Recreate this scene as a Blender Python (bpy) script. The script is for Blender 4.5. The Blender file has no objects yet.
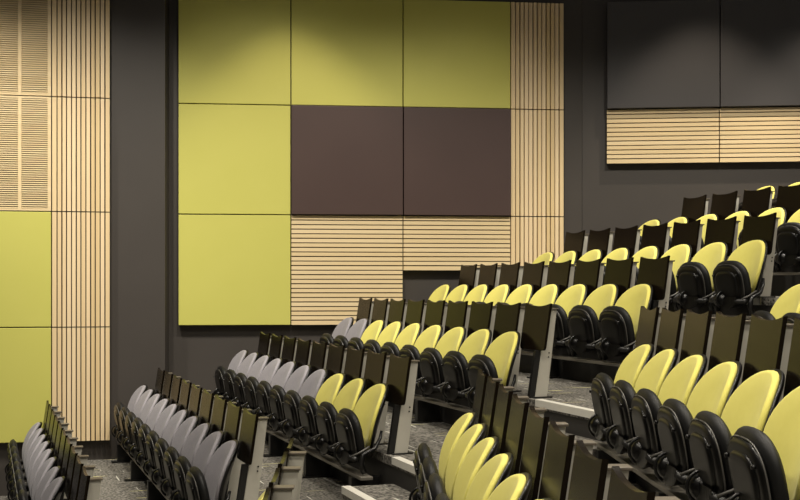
import bpy, bmesh, math, random
from mathutils import Vector, Matrix
random.seed(7)
S = bpy.context.scene
COL = S.collection
PI = math.pi

# ------------------------------------------------------------------ helpers
def lin(c):
    c /= 255.0
    return c / 12.92 if c <= 0.04045 else ((c + 0.055) / 1.055) ** 2.4
def rgb(r, g, b): return (lin(r), lin(g), lin(b), 1.0)

def link(o, parent=None):
    COL.objects.link(o)
    if parent is not None: o.parent = parent
    return o
def obj(name, bm, mat, parent=None, smooth=False):
    me = bpy.data.meshes.new(name)
    bmesh.ops.recalc_face_normals(bm, faces=bm.faces[:])
    bm.to_mesh(me); bm.free()
    me.materials.append(mat)
    if smooth:
        for p in me.polygons: p.use_smooth = True
    return link(bpy.data.objects.new(name, me), parent)
def thing(name, label, cat, loc=(0, 0, 0), rotz=0.0, group=None):
    o = link(bpy.data.objects.new(name, None))
    o.empty_display_size = 0.1
    o.location = loc; o.rotation_euler = (0, 0, rotz)
    return tag(o, label, cat, group)
def tag(o, label, cat, group=None):
    o['label'] = label; o['category'] = cat
    if group: o['group'] = group
    return o
def struct(name, bm, mat, parent=None):
    o = obj(name, bm, mat, parent)
    if parent is None: o['kind'] = 'structure'
    return o
def children_of(o, pool): return [c for c in pool if c.parent == o]
def dup(root, parts, loc, rotz, label, group=None):
    """copy a thing with its parts; parts = list of (part, [sub-parts])"""
    r = root.copy(); COL.objects.link(r)
    r.location = loc; r.rotation_euler = (0, 0, rotz); r['label'] = label
    if group: r['group'] = group
    out = []
    for p, subs in parts:
        c = p.copy(); COL.objects.link(c); c.parent = r
        for s in subs:
            d = s.copy(); COL.objects.link(d); d.parent = c
        out.append(c)
    return r, out

def box(bm, x0, x1, y0, y1, z0, z1, shear=0.0, bev=0.0):
    """box; shear moves x by shear*z"""
    vs = [bm.verts.new((x + shear * z, y, z)) for x in (x0, x1) for y in (y0, y1) for z in (z0, z1)]
    f = [(0, 1, 3, 2), (4, 6, 7, 5), (0, 4, 5, 1), (2, 3, 7, 6), (0, 2, 6, 4), (1, 5, 7, 3)]
    fs = [bm.faces.new([vs[i] for i in q]) for q in f]
    if bev:
        es = list({e for fc in fs for e in fc.edges})
        bmesh.ops.bevel(bm, geom=es, offset=bev, segments=2, affect='EDGES', profile=0.5)
def tube(bm, pts, r, n=10, ry=None, caps=True):
    """tube along pts with radius r (float or list), flattened by ry ratio"""
    pts = [Vector(p) for p in pts]; rings = []
    for i, p in enumerate(pts):
        a = pts[max(i - 1, 0)]; b = pts[min(i + 1, len(pts) - 1)]
        d = (b - a).normalized()
        u = d.cross(Vector((0, 1, 0)))
        if u.length < 1e-4: u = d.cross(Vector((1, 0, 0)))
        u.normalize(); w = d.cross(u)
        rr = r[i] if isinstance(r, (list, tuple)) else r
        k = ry if ry else 1.0
        rings.append([bm.verts.new(p + u * rr * math.cos(2 * PI * j / n) * k + w * rr * math.sin(2 * PI * j / n)) for j in range(n)])
    for A, B in zip(rings, rings[1:]):
        for j in range(n): bm.faces.new((A[j], A[(j + 1) % n], B[(j + 1) % n], B[j]))
    if caps:
        bm.faces.new(rings[0]); bm.faces.new(rings[-1])
def pad(bm, shape, place, tf, tb, n=40, rim=0.2):
    """a cushion-like plate. shape(theta)->(u,v) outline; place(u,v)->(point, normal);
    tf / tb thickness to the front and the back, both with a rounded rim"""
    ss = [0.3, 0.6, 1 - rim, 1 - rim * 0.55, 1 - rim * 0.2, 1 - rim * 0.05, 1.0]
    def h(s):
        if s <= 1 - rim: return 1.0
        q = (s - (1 - rim)) / rim
        return math.sqrt(max(0.0, 1 - q * q))
    def ring(s, t):
        r = []
        for j in range(n):
            u, v = shape(2 * PI * j / n)
            p, nn = place(u * s, v * s)
            r.append(bm.verts.new(p + nn * t * h(s)))
        return r
    p, nn = place(0, 0)
    front = [bm.verts.new(p + nn * tf)]; back = [bm.verts.new(p - nn * tb)]
    rf = [ring(s, tf) for s in ss]; rb = [ring(s, -tb) for s in ss[:-1]] + [rf[-1]]
    for c, rr in ((front[0], rf), (back[0], rb)):
        for j in range(n): bm.faces.new((c, rr[0][j], rr[0][(j + 1) % n]))
        for A, B in zip(rr, rr[1:]):
            for j in range(n): bm.faces.new((A[j], A[(j + 1) % n], B[(j + 1) % n], B[j]))
def egg(a, b, n, taper=0.0):
    def f(t):
        c, s = math.cos(t), math.sin(t)
        u = a * math.copysign(abs(c) ** (2 / n), c); v = b * math.copysign(abs(s) ** (2 / n), s)
        return u * (1 + taper * v / b), v
    return f

# ------------------------------------------------------------------ materials
def mat(name, col, rough=0.6, metal=0.0, spec=0.5, sheen=0.0):
    m = bpy.data.materials.new(name); m.use_nodes = True
    b = m.node_tree.nodes['Principled BSDF']
    b.inputs['Base Color'].default_value = col
    b.inputs['Roughness'].default_value = rough
    b.inputs['Metallic'].default_value = metal
    b.inputs['Specular IOR Level'].default_value = spec
    if sheen:
        b.inputs['Sheen Weight'].default_value = sheen
        b.inputs['Sheen Roughness'].default_value = 0.5
    return m
def nd(m, t, **kw):
    n = m.node_tree.nodes.new(t)
    for k, v in kw.items(): setattr(n, k, v)
    return n
def lk(m, a, b): m.node_tree.links.new(a, b)
def mottled(name, c1, c2, scale, rough=0.7, bump=0.0, bscale=None, **kw):
    m = mat(name, c1, rough, **kw); b = m.node_tree.nodes['Principled BSDF']
    tc = nd(m, 'ShaderNodeTexCoord'); no = nd(m, 'ShaderNodeTexNoise')
    no.inputs['Scale'].default_value = scale; no.inputs['Detail'].default_value = 4
    lk(m, tc.outputs['Object'], no.inputs['Vector'])
    mx = nd(m, 'ShaderNodeMix', data_type='RGBA')
    mx.inputs[6].default_value = c1; mx.inputs[7].default_value = c2
    lk(m, no.outputs['Fac'], mx.inputs[0]); lk(m, mx.outputs[2], b.inputs['Base Color'])
    if bump:
        n2 = nd(m, 'ShaderNodeTexNoise'); n2.inputs['Scale'].default_value = bscale or scale * 4
        lk(m, tc.outputs['Object'], n2.inputs['Vector'])
        bp = nd(m, 'ShaderNodeBump'); bp.inputs['Strength'].default_value = bump; bp.inputs['Distance'].default_value = 0.01
        lk(m, n2.outputs['Fac'], bp.inputs['Height']); lk(m, bp.outputs['Normal'], b.inputs['Normal'])
    return m
def wood(name, axis, pitch, c1, c2, c3):
    """pale timber; every slat (pitch along axis) has a tone of its own, grain along the other axis"""
    m = mat(name, c1, 0.45); b = m.node_tree.nodes['Principled BSDF']
    tc = nd(m, 'ShaderNodeTexCoord'); sp = nd(m, 'ShaderNodeSeparateXYZ')
    lk(m, tc.outputs['Object'], sp.inputs[0])
    dv = nd(m, 'ShaderNodeMath', operation='DIVIDE'); dv.inputs[1].default_value = pitch
    lk(m, sp.outputs[axis], dv.inputs[0])
    fl = nd(m, 'ShaderNodeMath', operation='FLOOR'); lk(m, dv.outputs[0], fl.inputs[0])
    wn = nd(m, 'ShaderNodeTexWhiteNoise', noise_dimensions='1D'); lk(m, fl.outputs[0], wn.inputs['W'])
    mp = nd(m, 'ShaderNodeMapping')
    mp.inputs['Scale'].default_value = (60, 4, 2) if axis == 'X' else (2, 4, 60)
    lk(m, tc.outputs['Object'], mp.inputs[0])
    no = nd(m, 'ShaderNodeTexNoise'); no.inputs['Scale'].default_value = 1.5; no.inputs['Detail'].default_value = 5
    lk(m, mp.outputs[0], no.inputs['Vector'])
    mx = nd(m, 'ShaderNodeMix', data_type='RGBA'); mx.inputs[6].default_value = c1; mx.inputs[7].default_value = c2
    lk(m, wn.outputs['Value'], mx.inputs[0])
    m2 = nd(m, 'ShaderNodeMix', data_type='RGBA'); m2.inputs[7].default_value = c3
    sc = nd(m, 'ShaderNodeMath', operation='MULTIPLY'); sc.inputs[1].default_value = 0.45
    lk(m, no.outputs['Fac'], sc.inputs[0]); lk(m, sc.outputs[0], m2.inputs[0])
    lk(m, mx.outputs[2], m2.inputs[6]); lk(m, m2.outputs[2], b.inputs['Base Color'])
    return m
def carpet_mat():
    m = mat('carpet_tiles', rgb(95, 92, 86), 0.95, spec=0.1); b = m.node_tree.nodes['Principled BSDF']
    tc = nd(m, 'ShaderNodeTexCoord')
    no = nd(m, 'ShaderNodeTexNoise'); no.inputs['Scale'].default_value = 45; no.inputs['Detail'].default_value = 6
    lk(m, tc.outputs['Object'], no.inputs['Vector'])
    r0 = nd(m, 'ShaderNodeValToRGB')
    r0.color_ramp.elements[0].position = 0.36; r0.color_ramp.elements[0].color = rgb(56, 54, 52)
    r0.color_ramp.elements[1].position = 0.66; r0.color_ramp.elements[1].color = rgb(142, 138, 130)
    lk(m, no.outputs['Fac'], r0.inputs[0])
    prev = r0.outputs[0]
    for ang, off, col in ((19, 0.0, rgb(215, 208, 150)), (-71, 3.7, rgb(205, 203, 192))):
        mp = nd(m, 'ShaderNodeMapping'); mp.inputs['Rotation'].default_value = (0, 0, math.radians(-ang))
        mp.inputs['Location'].default_value = (off, off, 0)
        lk(m, tc.outputs['Object'], mp.inputs[0])
        m1 = nd(m, 'ShaderNodeMapping'); m1.inputs['Scale'].default_value = (1.6, 26, 1)
        lk(m, mp.outputs[0], m1.inputs[0])
        n1 = nd(m, 'ShaderNodeTexNoise'); n1.inputs['Scale'].default_value = 1.0; n1.inputs['Detail'].default_value = 1
        lk(m, m1.outputs[0], n1.inputs['Vector'])
        gt = nd(m, 'ShaderNodeMapRange'); gt.inputs[1].default_value = 0.70; gt.inputs[2].default_value = 0.73
        lk(m, n1.outputs['Fac'], gt.inputs[0])
        mx = nd(m, 'ShaderNodeMix', data_type='RGBA'); mx.inputs[7].default_value = col
        lk(m, gt.outputs[0], mx.inputs[0]); lk(m, prev, mx.inputs[6]); prev = mx.outputs[2]
    lk(m, prev, b.inputs['Base Color'])
    bp = nd(m, 'ShaderNodeBump'); bp.inputs['Strength'].default_value = 0.5; bp.inputs['Distance'].default_value = 0.01
    lk(m, no.outputs['Fac'], bp.inputs['Height']); lk(m, bp.outputs['Normal'], b.inputs['Normal'])
    return m

M = {}
M['wall'] = mottled('charcoal_wall_paint', rgb(65, 60, 56), rgb(70, 65, 61), 2.5, 0.5, bump=0.05, bscale=60)
M['green'] = mottled('lime_panel_fabric', rgb(196, 193, 94), rgb(201, 197, 101), 3, 0.6, bump=0.05, bscale=250)
M['mauve'] = mottled('plum_panel_laminate', rgb(73, 57, 54), rgb(79, 62, 58), 2, 0.42)
M['charcoal'] = mottled('charcoal_panel_laminate', rgb(70, 68, 69), rgb(75, 73, 74), 2, 0.36)
M['void'] = mat('brown_backing', rgb(56, 36, 20), 0.9)
PITCH = 0.0521
M['wood_v'] = wood('pale_timber_upright', 'X', PITCH, rgb(244, 222, 184), rgb(222, 197, 146), rgb(214, 178, 130))
M['wood_h'] = wood('pale_timber_level', 'Z', PITCH, rgb(238, 217, 176), rgb(230, 207, 162), rgb(212, 182, 134))
M['yellow'] = mottled('yellow_seat_fabric', rgb(223, 213, 104), rgb(229, 220, 114), 30, 0.8, bump=0.15, bscale=400, sheen=0.15)
M['grey'] = mottled('grey_seat_fabric', rgb(134, 130, 136), rgb(148, 144, 150), 60, 0.85, bump=0.25, bscale=400, sheen=0.2)
M['black_fabric'] = mottled('black_seat_fabric', rgb(17, 17, 17), rgb(21, 21, 21), 60, 0.5, spec=0.3, bump=0.15, bscale=400)
M['plastic'] = mottled('black_seat_plastic', rgb(10, 9, 9), rgb(14, 13, 13), 20, 0.33, spec=0.36)
M['rim'] = mat('black_rim_plastic', rgb(14, 13, 13), 0.35)
M['piping'] = mat('grey_piping', rgb(84, 82, 78), 0.4)
M['steel'] = mottled('grey_painted_steel', rgb(176, 172, 160), rgb(190, 186, 175), 8, 0.45)
M['rail'] = mat('rail_steel', rgb(122, 117, 108), 0.4, metal=0.3)
M['black_metal'] = mat('black_steel', rgb(22, 21, 20), 0.45)
M['board'] = mottled('dark_laminate', rgb(20, 15, 9), rgb(24, 18, 11), 3, 0.26, spec=0.13)
M['cap'] = mat('taupe_edge_cap', rgb(96, 88, 76), 0.45)
M['carpet'] = carpet_mat()
M['riser'] = mat('charcoal_riser', rgb(46, 44, 42), 0.6)
M['nosing'] = mottled('pale_nosing', rgb(205, 202, 192), rgb(220, 217, 208), 12, 0.5)

# ------------------------------------------------------------------ layout (metres; the camera's eye is the origin)
F_PX, HORIZON = 1200.0, 285.9
PF, PN = math.radians(19.1), math.radians(1.7)
eF = Vector((math.cos(PF), math.sin(PF))); dF = Vector((-eF.y, eF.x))
eN = Vector((math.cos(PN), math.sin(PN))); dN = Vector((-eN.y, eN.x))
RUN, RISE, SEAT_H, P = 1.093, 0.364, 0.84, 0.55
def rF(k): return 3.831 + (k - 4) * RUN
def rN(k): return 1.696 + (k - 4) * RUN
def ztop(k): return -0.348 + (k - 4) * RISE
def zfl(k): return ztop(k) - SEAT_H
NOSE = 1.165
def at(block, r, t, z):
    e, d = (eF, dF) if block == 'F' else (eN, dN)
    p = e * r + d * t
    return Vector((p.x, p.y, z))

# ------------------------------------------------------------------ walls: three planes with small returns
class Plane:
    def __init__(s, x, y, slope):
        s.p = Vector((x, y)); s.psi = math.atan(slope)
        s.a = Vector((math.cos(s.psi), math.sin(s.psi))); s.slope = slope
    def y(s, x): return s.p.y + s.slope * (x - s.p.x)
    def px(s, px):            # x on this plane seen in column px
        q = (px - 400) / F_PX
        return q * (s.p.y - s.slope * s.p.x) / (1 - q * s.slope)
WL = Plane(-3.2, 13.26, 0.207)
WM = Plane(-2.49, 13.635, 0.112)
WR = Plane(2.15, 14.145, -0.115)
XL, XR = -2.62, 2.15          # where the returns stand
ZB, ZT = -3.6, 4.6
def wall_slab(name, pts, thick=0.2):
    bm = bmesh.new()
    n = len(pts); vs = []
    for (x, y) in pts:
        vs.append([bm.verts.new((x, y + dy, z)) for dy in (0, thick) for z in (ZB, ZT)])
    for A, B in zip(vs, vs[1:]):
        bm.faces.new((A[0], B[0], B[1], A[1])); bm.faces.new((A[2], A[3], B[3], B[2]))
        bm.faces.new((A[0], A[2], B[2], B[0])); bm.faces.new((A[1], B[1], B[3], A[3]))
    bm.faces.new((vs[0][0], vs[0][1], vs[0][3], vs[0][2])); bm.faces.new((vs[-1][0], vs[-1][2], vs[-1][3], vs[-1][1]))
    return struct(name, bm, M['wall'])
wall_slab('wall_left', [(-6.4, WL.y(-6.4)), (XL, WL.y(XL))], 0.4)
wall_slab('wall_back', [(XL - 0.2, WM.y(XL - 0.2)), (XR + 0.2, WM.y(XR + 0.2))], 0.4)
wall_slab('wall_right', [(XR, WR.y(XR)), (8.2, WR.y(8.2))], 0.4)

# ------------------------------------------------------------------ wall panels
LV = [3.31, 2.06, 0.81, -0.45, -1.70]
GAP = 0.006
def panel_frame(pl, x0, x1, z0, z1):
    """origin at the lower middle of the panel on the wall plane; returns loc, half width, height"""
    xm = (x0 + x1) / 2
    half = (x1 - x0) / 2 / math.cos(pl.psi) - GAP
    return Vector((xm, pl.y(xm) - 0.004, z0 + GAP)), half, z1 - z0 - 2 * GAP
def flat_panel(pl, x0, x1, z0, z1, m, depth, label):
    loc, h, H = panel_frame(pl, x0, x1, z0, z1)
    bm = bmesh.new(); box(bm, -h, h, -depth, 0, 0, H, bev=0.004)
    o = obj('wall_panel', bm, m); o.location = loc; o.rotation_euler = (0, 0, pl.psi)
    return tag(o, label, 'wall panel')
def slat_panel(pl, x0, x1, z0, z1, upright, label, depth=0.085):
    loc, h, H = panel_frame(pl, x0, x1, z0, z1)
    t = thing('slatted_panel', label, 'wall panel', loc, pl.psi)
    bm = bmesh.new(); box(bm, -h, h, -0.045, 0, 0, H); obj('backing', bm, M['void'], t)
    bm = bmesh.new()
    if upright:
        n = round(2 * h / PITCH); w = 2 * h / n
        for i in range(n):
            g = 0.010 + 0.005 * ((i * 7) % 3) / 2
            box(bm, -h + i * w + (0 if i == 0 else g / 2), -h + (i + 1) * w - (0 if i == n - 1 else g / 2), -depth + (0.004 if i % 3 == 1 else 0), -0.045, 0, H)
        obj('slats', bm, M['wood_v'], t)
    else:
        n = round(H / PITCH); w = H / n
        for i in range(n):
            box(bm, -h, h, -depth, -0.045, i * w + (0 if i == 0 else 0.0055 + 0.0015 * (i % 2)), (i + 1) * w - (0 if i == n - 1 else 0.0055))
        obj('slats', bm, M['wood_h'], t)
    return t
def louvre_panel(pl, x0, x1, z0, z1, label):
    loc, h, H = panel_frame(pl, x0, x1, z0, z1)
    t = thing('louvred_panel', label, 'wall panel', loc, pl.psi)
    bm = bmesh.new(); box(bm, -h, h, -0.04, 0, 0, H); obj('backing', bm, M['void'], t)
    bars = [-h, -h + 0.035]
    cols = 4; w = (2 * h - 0.035) / cols
    bm = bmesh.new(); edges = []
    for i in range(cols + 1):
        xx = -h + i * w; box(bm, xx, xx + 0.035, -0.085, -0.04, 0, H); edges.append(xx)
    for z in (0, H - 0.02): box(bm, -h + 0.03, h - 0.03, -0.0845, -0.04, z, z + 0.02)
    obj('frame', bm, M['wood_h'], t)
    bm = bmesh.new(); n = int((H - 0.04) / 0.0228); s = (H - 0.04) / n
    for i in range(cols):
        for j in range(n):
            z = 0.02 + j * s
            box(bm, edges[i] + 0.035, edges[i + 1], -0.08, -0.045, z + 0.0035, z + s - 0.0065)
    obj('louvres', bm, M['wood_h'], t)
    return t
# left wall
c0, c1, c2 = WL.px(52) - 1.25, WL.px(52.3), WL.px(110.5)
louvre_panel(WL, c0, c1, LV[1], LV[0], 'upper louvred pale timber panel at the left edge, above the other louvred panel')
louvre_panel(WL, c0, c1, LV[2], LV[1], 'lower louvred pale timber panel at the left edge, directly above a lime panel')
flat_panel(WL, c0, c1, LV[3], LV[2], M['green'], 0.085, 'lime green square wall panel at left edge, directly under the louvred panels')
flat_panel(WL, c0, c1, LV[4], LV[3], M['green'], 0.085, 'lowest lime green wall panel at left edge, its foot behind the front row')
for i, s in enumerate(('topmost', 'second from top', 'third from top', 'lowest')):
    slat_panel(WL, c1, c2, LV[i + 1], LV[i], True, 'narrow upright-slat timber panel, %s in the strip beside the left louvres' % s)
# middle wall
g = [WM.px(v) for v in (178.6, 290.8, 402.2, 509.2, 562.2)]
flat_panel(WM, g[0], g[1], LV[1], LV[0], M['green'], 0.09, 'lime green wall panel, top left corner of the big middle panel group')
flat_panel(WM, g[0], g[1], LV[2], LV[1], M['green'], 0.09, 'lime green wall panel left of the plum panels, middle of a green column')
flat_panel(WM, g[0], g[1], LV[3], LV[2], M['green'], 0.09, 'lime green wall panel left of the level slats, lowest of its column')
flat_panel(WM, g[1], g[2], LV[1], LV[0], M['green'], 0.09, 'lime green wall panel directly above the left plum panel of the middle group')
flat_panel(WM, g[2], g[3], LV[1], LV[0], M['green'], 0.09, 'lime green wall panel at the top beside the upright timber slats')
flat_panel(WM, g[1], g[2], LV[2], LV[1], M['mauve'], 0.125, 'left plum-brown square wall panel in the middle of the lime panels')
flat_panel(WM, g[2], g[3], LV[2], LV[1], M['mauve'], 0.125, 'right plum-brown square wall panel beside the upright timber slats')
slat_panel(WM, g[1], g[2], LV[3], LV[2], False, 'square level-slat timber panel under the left plum panel')
slat_panel(WM, g[2], g[3], 0.175, LV[2], False, 'short level-slat timber panel under the right plum panel')
for i, s in enumerate(('topmost', 'middle', 'lowest')):
    slat_panel(WM, g[3], g[4], LV[i + 1], LV[i], True, 'narrow upright-slat timber panel, %s in the strip right of the plum panels' % s)
# right wall
g = [WR.px(v) for v in (606, 718.3, 833)]
flat_panel(WR, g[0], g[1], LV[1], LV[0], M['charcoal'], 0.14, 'left charcoal-plum wall panel high above the top seats at right')
flat_panel(WR, g[1], g[2], LV[1], LV[0], M['charcoal'], 0.14, 'right charcoal-plum wall panel cut by the right edge of the view')
slat_panel(WR, g[0], g[1], 1.425, LV[1], False, 'left short level-slat timber panel under the high charcoal panels at right')
slat_panel(WR, g[1], g[2], 1.425, LV[1], False, 'right short level-slat timber panel cut by the right edge of the view')

# ------------------------------------------------------------------ stepped floor
def far_hit(r):
    """distance t along dF where the line r meets the wall"""
    lo = None
    for pl, x0, x1 in ((WL, -99, XL), (WM, XL, XR), (WR, XR, 99)):
        b = eF * r
        # b.y + t*dF.y = pl.p.y + slope*(b.x + t*dF.x - pl.p.x)
        t = (pl.p.y + pl.slope * (b.x - pl.p.x) - b.y) / (dF.y - pl.slope * dF.x)
        x = b.x + t * dF.x
        if x0 - 0.01 <= x <= x1 + 0.01 and (lo is None or t < lo): lo = t
    return lo if lo is not None else 13.9
def mitre(rf, rn):
    # eF.P = rf , eN.P = rn
    det = eF.x * eN.y - eF.y * eN.x
    return Vector(((rf * eN.y - rn * eF.y) / det, (eF.x * rn - eN.x * rf) / det))
def nose(k): return rF(k) - NOSE, rN(k) - NOSE
def prism(bm, pts, z0, z1):
    lo = [bm.verts.new((p[0], p[1], z0)) for p in pts]; hi = [bm.verts.new((p[0], p[1], z1)) for p in pts]
    n = len(pts)
    bm.faces.new(hi); bm.faces.new(lo[::-1])
    for i in range(n): bm.faces.new((lo[i], lo[(i + 1) % n], hi[(i + 1) % n], hi[i]))
bm = bmesh.new(); prism(bm, [(-8, -3), (9, -3), (9, 13.2), (2.4, 14.0), (-2.6, 13.5), (-6.4, 12.7), (-8, 12.3)], ZB, zfl(0) - 0.02); struct('floor', bm, M['carpet'])
T_NEAR = 0.6
def tier_poly(k, grow=0.0):
    rf, rn = nose(k); rf2, rn2 = nose(k + 1)
    rf2 += 0.3; rn2 += 0.3
    rf -= grow; rn -= grow
    m, m2 = mitre(rf, rn), mitre(rf2, rn2)
    a = eF * rf + dF * (far_hit(rf) + 0.03); b = eF * rf2 + dF * (far_hit(rf2) + 0.03)
    c = eN * rf * 0 + eN * rn + dN * T_NEAR; d = eN * rn2 + dN * T_NEAR
    return [m, a, b, m2], [c, m, m2, d]
for k in range(0, 10):
    bm = bmesh.new()
    A, B = tier_poly(k)
    for q in (A, B): prism(bm, q, zfl(k) - 0.06, zfl(k))
    struct('floor_tier_%d' % k, bm, M['carpet'])
    bm = bmesh.new()
    rf, rn = nose(k)
    m, m2 = mitre(rf + 0.012, rn + 0.012), mitre(rf + 0.1, rn + 0.1)
    ta = far_hit(rf + 0.1) + 0.02
    prism(bm, [m, eF * (rf + 0.012) + dF * ta, eF * (rf + 0.1) + dF * ta, m2], zfl(k - 1) - 0.4, zfl(k) - 0.06)
    prism(bm, [eN * (rn + 0.012) + dN * T_NEAR, m, m2, eN * (rn + 0.1) + dN * T_NEAR], zfl(k - 1) - 0.4, zfl(k) - 0.06)
    struct('trim_riser_%d' % k, bm, M['riser'])
# aisle: half step before every tier and a pale nosing on both edges
T_AISLE = 7.86
n_trim = 0
for k in range(2, 9):
    rf, rn = nose(k)
    rs = rf - 0.36; rsn = rn - 0.36
    m0, m1 = mitre(rs, rsn), mitre(rf, rn)
    bm = bmesh.new()
    prism(bm, [m0, eF * rs + dF * T_AISLE, eF * (rf + 0.01) + dF * T_AISLE, mitre(rf + 0.01, rn + 0.01)], zfl(k - 1), zfl(k) - RISE / 2)
    struct('floor_step_%d' % k, bm, M['carpet'])
    for (r_, rn_, z) in ((rf, rn, zfl(k)), (rs, rsn, zfl(k) - RISE / 2)):
        n_trim += 1; bm = bmesh.new(); a, b = r_ - 0.006, r_ + 0.055
        ma, mb = mitre(a, rn_ - 0.006), mitre(b, rn_ + 0.055)
        prism(bm, [ma, eF * a + dF * T_AISLE, eF * b + dF * T_AISLE, mb], z - 0.045, z + 0.006)
        struct('trim_nosing_%d' % n_trim, bm, M['nosing'])

# ------------------------------------------------------------------ tip-up seat (x = back / uphill, y = along the row, z up; the back's top is above the origin)
LEAN = math.tan(math.radians(17.5))
def place_back(off, zc):
    def f(u, v):
        z = zc + v
        q = max(0.0, (0.62 - z)) / 0.28
        x = -(0.84 - z) * LEAN + 0.018 * q * q - 1.15 * u * u + off
        n = Vector((-1, 1.5 * -u, 0.25)).normalized()
        return Vector((x, u, z)), n
    return f
def place_flat(x0, z0, lean):
    def f(u, v):
        return Vector((x0 - v * lean, u, z0 + v)), Vector((-1, 0, -lean)).normalized()
    return f
def build_seat(fabric, label, group):
    t = thing('tip_up_seat', label, 'seat', group=group)
    parts = []
    bm = bmesh.new(); pad(bm, egg(0.246, 0.240, 2.2, 0.05), place_back(0.0, 0.598), 0.022, 0.010, n=44, rim=0.075)
    parts.append((obj('backrest_cushion', bm, fabric, t, True), []))
    bm = bmesh.new(); pad(bm, egg(0.253, 0.248, 2.2, 0.05), place_back(0.017, 0.595), 0.008, 0.014, n=44, rim=0.08)
    sh = obj('backrest_shell', bm, M['rim'], t, True); parts.append((sh, []))
    # folded seat: upholstery towards the back, moulded pan towards the front
    X, Z, L = -0.274, 0.480, 0.19
    bm = bmesh.new(); pad(bm, egg(0.230, 0.188, 2.7, 0.02), place_flat(X + 0.036, Z, L), 0.040, 0.034, n=40, rim=0.30)
    parts.append((obj('seat_cushion', bm, M['black_fabric'], t, True), []))
    bm = bmesh.new(); pts = []
    f = egg(0.206, 0.168, 2.8, 0.03); pf = place_flat(X - 0.003, Z - 0.016, L)
    for j in range(41):
        u, v = f(2 * PI * j / 40); pts.append(pf(u, v)[0])
    tube(bm, pts, 0.0035, 6, caps=False)
    pp = obj('piping', bm, M['piping'], t, True)
    bm = bmesh.new(); pad(bm, egg(0.203, 0.168, 2.8, 0.05), place_flat(X, Z - 0.021, L), 0.020, 0.012, n=40, rim=0.14)
    pan = obj('seat_pan', bm, M['plastic'], t, True)
    bm = bmesh.new(); pad(bm, egg(0.146, 0.132, 2.8, 0.12), place_flat(X - 0.014, Z - 0.030, L), 0.018, 0.006, n=36, rim=0.16)
    ip = obj('pan_ridge', bm, M['plastic'], pan, True)
    subs = [ip]
    for q in (-1, 1):
        bm = bmesh.new(); tube(bm, [(X - 0.016 - 0.09 * L, q * 0.155, Z + 0.065), (X - 0.034 - 0.09 * L, q * 0.155, Z + 0.065)], 0.009, 8)
        subs.append(obj('stop_bumper', bm, M['rim'], pan, True))
    parts.append((pan, subs)); parts.append((pp, []))
    # belly of the pan below, pivot barrel, brackets down to the rail
    bm = bmesh.new()
    ring = []
    for i in range(13):
        a = PI * i / 12
        ring.append((X + 0.01 - 0.012 * math.sin(a), -0.15 * math.cos(a), 0.355 - 0.085 * math.sin(a)))
    lo = [bm.verts.new((p[0] - 0.03, p[1], p[2])) for p in ring]; hi = [bm.verts.new((p[0] + 0.07, p[1] * 0.95, p[2] + 0.01)) for p in ring]
    tp = [bm.verts.new((X - 0.03, p[1], 0.37)) for p in ring]; tq = [bm.verts.new((X + 0.07, p[1] * 0.95, 0.38)) for p in ring]
    for i in range(12):
        bm.faces.new((lo[i], lo[i + 1], hi[i + 1], hi[i]))
        if 0 < i < 11:
            bm.faces.new((lo[i], lo[i + 1], tp[i + 1], tp[i])); bm.faces.new((hi[i], hi[i + 1], tq[i + 1], tq[i]))
    parts.append((obj('pan_belly', bm, M['plastic'], t), []))
    bm = bmesh.new()
    prof = [(-0.075, 0.018), (-0.07, 0.034), (-0.048, 0.050), (-0.02, 0.058), (0.02, 0.058), (0.048, 0.050), (0.07, 0.034), (0.075, 0.018)]
    yc = 0.10; HX, HZ = -0.275, 0.345
    tube(bm, [(HX, yc + p[0], HZ) for p in prof], [p[1] for p in prof], 18)
    hub = obj('pivot_barrel', bm, M['plastic'], t, True)
    bm = bmesh.new(); tube(bm, [(HX, yc - 0.084, HZ), (HX, yc - 0.073, HZ)], 0.015, 10)
    nut = obj('pivot_bolt', bm, M['piping'], hub, True)
    bm = bmesh.new()
    arc = [(HX + 0.070 * math.cos(a), yc - 0.03, HZ + 0.070 * math.sin(a)) for a in [math.radians(20 + 20 * i) for i in range(12)]]
    tube(bm, arc, 0.008, 8); cr = obj('pivot_collar', bm, M['rim'], hub, True)
    parts.append((hub, [nut, cr]))
    for s, nm in ((0.240, 'bracket'), (-0.240, 'bracket')):
        bm = bmesh.new()
        tube(bm, [(-0.215, s, 0.235), (-0.24, s, 0.30), (-0.225, s, 0.365), (-0.13, s * 0.93, 0.405), (-0.085, s * 0.82, 0.47), (-0.068, s * 0.74, 0.52)], [0.022, 0.022, 0.018, 0.015, 0.013, 0.010], 8)
        parts.append((obj(nm, bm, M['rim'], t, True), []))
    for q in (-1, 1):
        bm = bmesh.new(); tube(bm, [(X - 0.03, q * 0.222, 0.355), (X + 0.03, q * 0.228, 0.38), (X + 0.10, q * 0.23, 0.42)], 0.0075, 8)
        parts.append((obj('fold_spring', bm, M['piping'], t, True), []))
    bm = bmesh.new(); tube(bm, [(X - 0.01, -0.245, 0.335), (X - 0.01, 0.245, 0.335)], 0.02, 10)
    parts.append((obj('pivot_axle', bm, M['black_metal'], t, True), []))
    return t, parts

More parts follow.
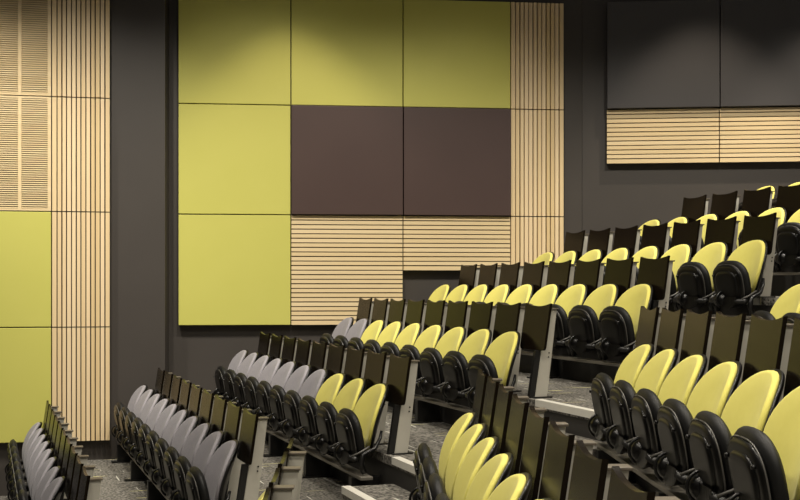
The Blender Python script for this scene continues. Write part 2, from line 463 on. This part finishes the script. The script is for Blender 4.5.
# ------------------------------------------------------------------ folding writing table (origin on the tier floor under the board's lower line)
TL = math.tan(math.radians(8.5))
BW, BH, TOPZ = 0.207, 0.345, 0.695
def build_table(label, group):
    t = thing('folding_table', label, 'table', group=group); parts = []
    # board: concave top edge with two pointed corners
    bm = bmesh.new(); out = []
    n = 14
    z0 = TOPZ - BH
    for i in range(n + 1):
        q = -1 + 2 * i / n
        dip = 0.022 * (1 - abs(q) ** 2.2)
        out.append((q * BW, TOPZ - dip))
    for a in range(6):
        th = math.radians(-90 * a / 5); out.append((BW - 0.03 + 0.03 * math.cos(th), z0 + 0.03 + 0.03 * math.sin(th)))
    for a in range(6):
        th = math.radians(-90 - 90 * a / 5); out.append((-BW + 0.03 + 0.03 * math.cos(th), z0 + 0.03 + 0.03 * math.sin(th)))
    fr = [bm.verts.new((TL * z, y, z)) for y, z in out]; bk = [bm.verts.new((TL * z + 0.020, y, z)) for y, z in out]
    bm.faces.new(fr); bm.faces.new(bk[::-1])
    for i in range(len(out)): bm.faces.new((fr[i], fr[(i + 1) % len(out)], bk[(i + 1) % len(out)], bk[i]))
    bd = obj('table_board', bm, M['board'], t)
    parts.append((bd, []))
    y0, y1 = -BW + 0.078, -BW + 0.120
    bm = bmesh.new(); q = []
    for z, d in ((0, 0.100), (0.655, 0.082)):
        for x, y in ((0.0205, y0), (0.0205, y1), (0.0205 + d, y1), (0.0205 + d, y0)): q.append(bm.verts.new((x + TL * z, y, z)))
    for f in ((3, 2, 1, 0), (4, 5, 6, 7), (0, 1, 5, 4), (1, 2, 6, 5), (2, 3, 7, 6), (3, 0, 4, 7)): bm.faces.new([q[a] for a in f])
    bmesh.ops.bevel(bm, geom=bm.edges[:], offset=0.004, segments=2, affect='EDGES')
    post = obj('post', bm, M['steel'], t)
    bm = bmesh.new(); box(bm, 0.0195, 0.110, y0 - 0.012, y1 + 0.02, 0.650, 0.660, TL, bev=0.002); cap = obj('post_cap', bm, M['cap'], post)
    bm = bmesh.new(); box(bm, 0.0, 0.15, y0 - 0.025, y1 + 0.03, 0, 0.010, TL)
    fp = obj('foot_plate', bm, M['black_metal'], post)
    bm = bmesh.new()
    for z in (0.30, 0.33): tube(bm, [(0.085 + TL * z, y0 - 0.004, z), (0.085 + TL * z, y0 + 0.01, z)], 0.006, 8)
    bo = obj('bolt', bm, M['black_metal'], post)
    parts.append((post, [cap, fp, bo]))
    bm = bmesh.new(); box(bm, -0.024, 0.020, y0 + 0.003, y1 - 0.002, 0, TOPZ - BH - 0.002, TL)
    parts.append((obj('upright', bm, M['black_metal'], t), []))
    bm = bmesh.new(); box(bm, 0.0192, 0.038, y1 + 0.001, y1 + 0.16, 0.44, 0.50, TL)
    parts.append((obj('hinge_arm', bm, M['black_metal'], t), []))
    return t, parts

# ------------------------------------------------------------------ rows
ORD = ['first', 'second', 'third', 'fourth', 'fifth', 'sixth', 'seventh', 'eighth', 'ninth', 'tenth']
protos = {}
def put_seat(block, k, t, grey, label):
    loc = at(block, rF(k) if block == 'F' else rN(k), t, zfl(k)); rot = PF if block == 'F' else PN
    key = 'grey' if grey else 'yellow'
    grp = '%s seats' % key
    if key not in protos:
        protos[key] = build_seat(M[key], label, grp)
        protos[key][0].location = loc; protos[key][0].rotation_euler = (0, 0, rot)
    else: dup(protos[key][0], protos[key][1], loc, rot, label, grp)
def put_table(block, k, edge, label):
    """k = tier the post stands on; edge = far edge of the board along the row"""
    r = (rF(k) if block == 'F' else rN(k)) - 1.019 - TL * TOPZ
    loc = at(block, r, edge - 0.444 + BW, zfl(k)); rot = PF if block == 'F' else PN
    if 'table' not in protos:
        protos['table'] = build_table(label, 'folding tables'); o = protos['table'][0]
        o.location = loc; o.rotation_euler = (0, 0, rot)
    else: dup(protos['table'][0], protos['table'][1], loc, rot, label, 'folding tables')
def rail(block, k, t0, t1, label):
    rot = PF if block == 'F' else PN
    r = (rF(k) if block == 'F' else rN(k)) - 0.215
    o = thing('seat_rail', label, 'seat rail', at(block, r, t1, zfl(k)), rot, 'seat rails'); L = t0 - t1
    bm = bmesh.new(); box(bm, -0.045, 0.045, -0.3, L + 0.3, 0.194, 0.218, bev=0.003); obj('beam', bm, M['rail'], o)
    n = max(2, int(L / 1.1) + 1)
    for i in range(n):
        y = -0.12 + (L + 0.24) * i / (n - 1)
        bm = bmesh.new(); box(bm, -0.07, 0.14, y - 0.035, y + 0.035, 0.012, 0.1945, bev=0.003); leg = obj('leg', bm, M['black_metal'], o)
        bm = bmesh.new(); box(bm, -0.13, 0.17, y - 0.05, y + 0.05, 0, 0.013); obj('foot_plate', bm, M['black_metal'], leg)

ROWN = {1: 'lowest row at lower left', 2: 'second row up', 3: 'third row up', 4: 'fourth row up', 5: 'fifth row up', 6: 'sixth row up', 7: 'seventh row up', 8: 'top row'}
far_seats = {1: (13.215, 8), 2: (13.19, 10), 3: (13.15, 10), 4: (12.74, 9), 5: (12.61, 9), 6: (12.23, 8), 7: (11.79, 6), 8: (11.22, 3)}
PF_SEAT = {2: 0.547, 3: 0.540, 4: 0.542, 5: 0.536}; PF_TAB = {5: 0.538, 4: 0.548}
for k, (t0, n) in far_seats.items():
    for i in range(n):
        grey = k <= 2 or (k == 3 and i < 7) or (k == 4 and i < 2)
        put_seat('F', k, t0 - i * PF_SEAT.get(k, P), grey, '%s tip-up seat, %s from the wall, far block, %s' % ('grey' if grey else 'yellow', ORD[i], ROWN[k]))
    rail('F', k, t0, t0 - (n - 1) * PF_SEAT.get(k, P), 'grey rail on black legs carrying far-block seats, %s' % ROWN[k])
far_tables = {2: (13.35, 10), 3: (12.75, 9), 4: (12.75, 9), 5: (12.676, 9), 6: (12.389, 8), 7: (11.992, 7), 8: (11.35, 5)}
for k, (e0, n) in far_tables.items():
    for i in range(n):
        put_table('F', k, e0 - i * PF_TAB.get(k, P), 'dark folded table, %s from the wall, behind far-block seats, %s' % (ORD[i], ROWN[k - 1]))
NROW = {2: 'lowest visible row', 3: 'row with stepped boards at bottom centre', 4: 'right-hand row', 5: 'topmost row at right edge'}
NROW = {2: 'bottom-edge row', 3: 'bottom-centre row', 4: 'right-hand row', 5: 'right-edge row'}
near_seats = {2: (6.36, 2), 3: (6.713, 6), 4: (7.123, 6), 5: (7.53, 2)}
for k, (t0, n) in near_seats.items():
    for i in range(n):
        put_seat('N', k, t0 - i * P, False, 'yellow tip-up seat, %s from the aisle, near block, %s' % (ORD[i], NROW[k]))
    rail('N', k, t0, t0 - (n - 1) * P, 'grey rail on black legs carrying near-block seats, %s' % NROW[k])
near_tables = {3: (6.80, 5), 4: (7.145, 9), 5: (7.667, 6)}
for k, (e0, n) in near_tables.items():
    for i in range(n):
        put_table('N', k, e0 - i * P, 'dark folded table, %s from the aisle, near block, behind %s' % (ORD[i], NROW[k - 1]))

# ------------------------------------------------------------------ light
def spot(name, loc, target, power, size, blend, col=(1, 0.87, 0.68), rad=0.06):
    L = bpy.data.lights.new(name, 'SPOT'); L.energy = power; L.spot_size = math.radians(size); L.spot_blend = blend
    L.color = col; L.shadow_soft_size = rad
    o = link(bpy.data.objects.new(name, L)); o.location = loc
    o.rotation_euler = (Vector(target) - Vector(loc)).to_track_quat('-Z', 'Y').to_euler()
def area(name, loc, target, power, sx, sy, col=(1, 0.9, 0.76)):
    L = bpy.data.lights.new(name, 'AREA'); L.shape = 'RECTANGLE'; L.size = sx; L.size_y = sy; L.energy = power; L.color = col
    o = link(bpy.data.objects.new(name, L)); o.location = loc
    o.rotation_euler = (Vector(target) - Vector(loc)).to_track_quat('-Z', 'Y').to_euler()
CEIL = 4.5
for x, p in ((-4.3, 50), (-1.15, 180), (3.35, 330), (4.9, 260)):
    pl = WL if x < XL else WM if x < XR else WR
    spot('wall_downlight', (x, pl.y(x) - 1.22, CEIL), (x, pl.y(x) - 1.10, -2), p, 72, 0.5)
for x in (-5.0, -3.2, -1.2, 0.8, 2.8, 4.8):          # added unseen spots, tilted to brighten the lower wall panels
    spot('added_wall_spot', (x, 10.4, CEIL), (x - 0.1, 13.6, -2.9 if x > -3 else -3.6), 620 if x > -3 else 760, 93 if -2 < x < 2 else 84, 1.0, (1, 0.94, 0.82), 0.15)
for y, xs in ((7.6, (-2.6, -0.4, 1.8, 4.0)), (4.4, (-2.0, 0.6, 3.0, 5.0)), (1.0, (-1.0, 1.6, 4.0)), (-2.4, (-2.0, 1.0, 4.0))):  # last row, behind the camera, is added fill for the table posts
    for x in xs: spot('ceiling_and_fill_spot', (x, y, CEIL), (x, y, -2), 330, 125, 0.7, (1, 0.92, 0.78), 0.22)
w = bpy.data.worlds.new('hall_ambient'); S.world = w; w.use_nodes = True
w.node_tree.nodes['Background'].inputs[0].default_value = (1.0, 0.92, 0.82, 1)
w.node_tree.nodes['Background'].inputs[1].default_value = 0.085

# ------------------------------------------------------------------ camera
cd = bpy.data.cameras.new('camera'); cam = link(bpy.data.objects.new('camera', cd)); S.camera = cam
cam.location = (0, 0, 0); cam.rotation_euler = (PI / 2, 0, 0)
cd.sensor_width = 36; cd.lens = 36 * F_PX / 800
cd.shift_y = (HORIZON - 250) / 800
cd.clip_start = 0.05; cd.clip_end = 100
S.view_settings.view_transform = 'Standard'; S.view_settings.look = 'None'
S.view_settings.gamma = 1; S.view_settings.exposure = 0.0; S.view_settings.use_curve_mapping = False
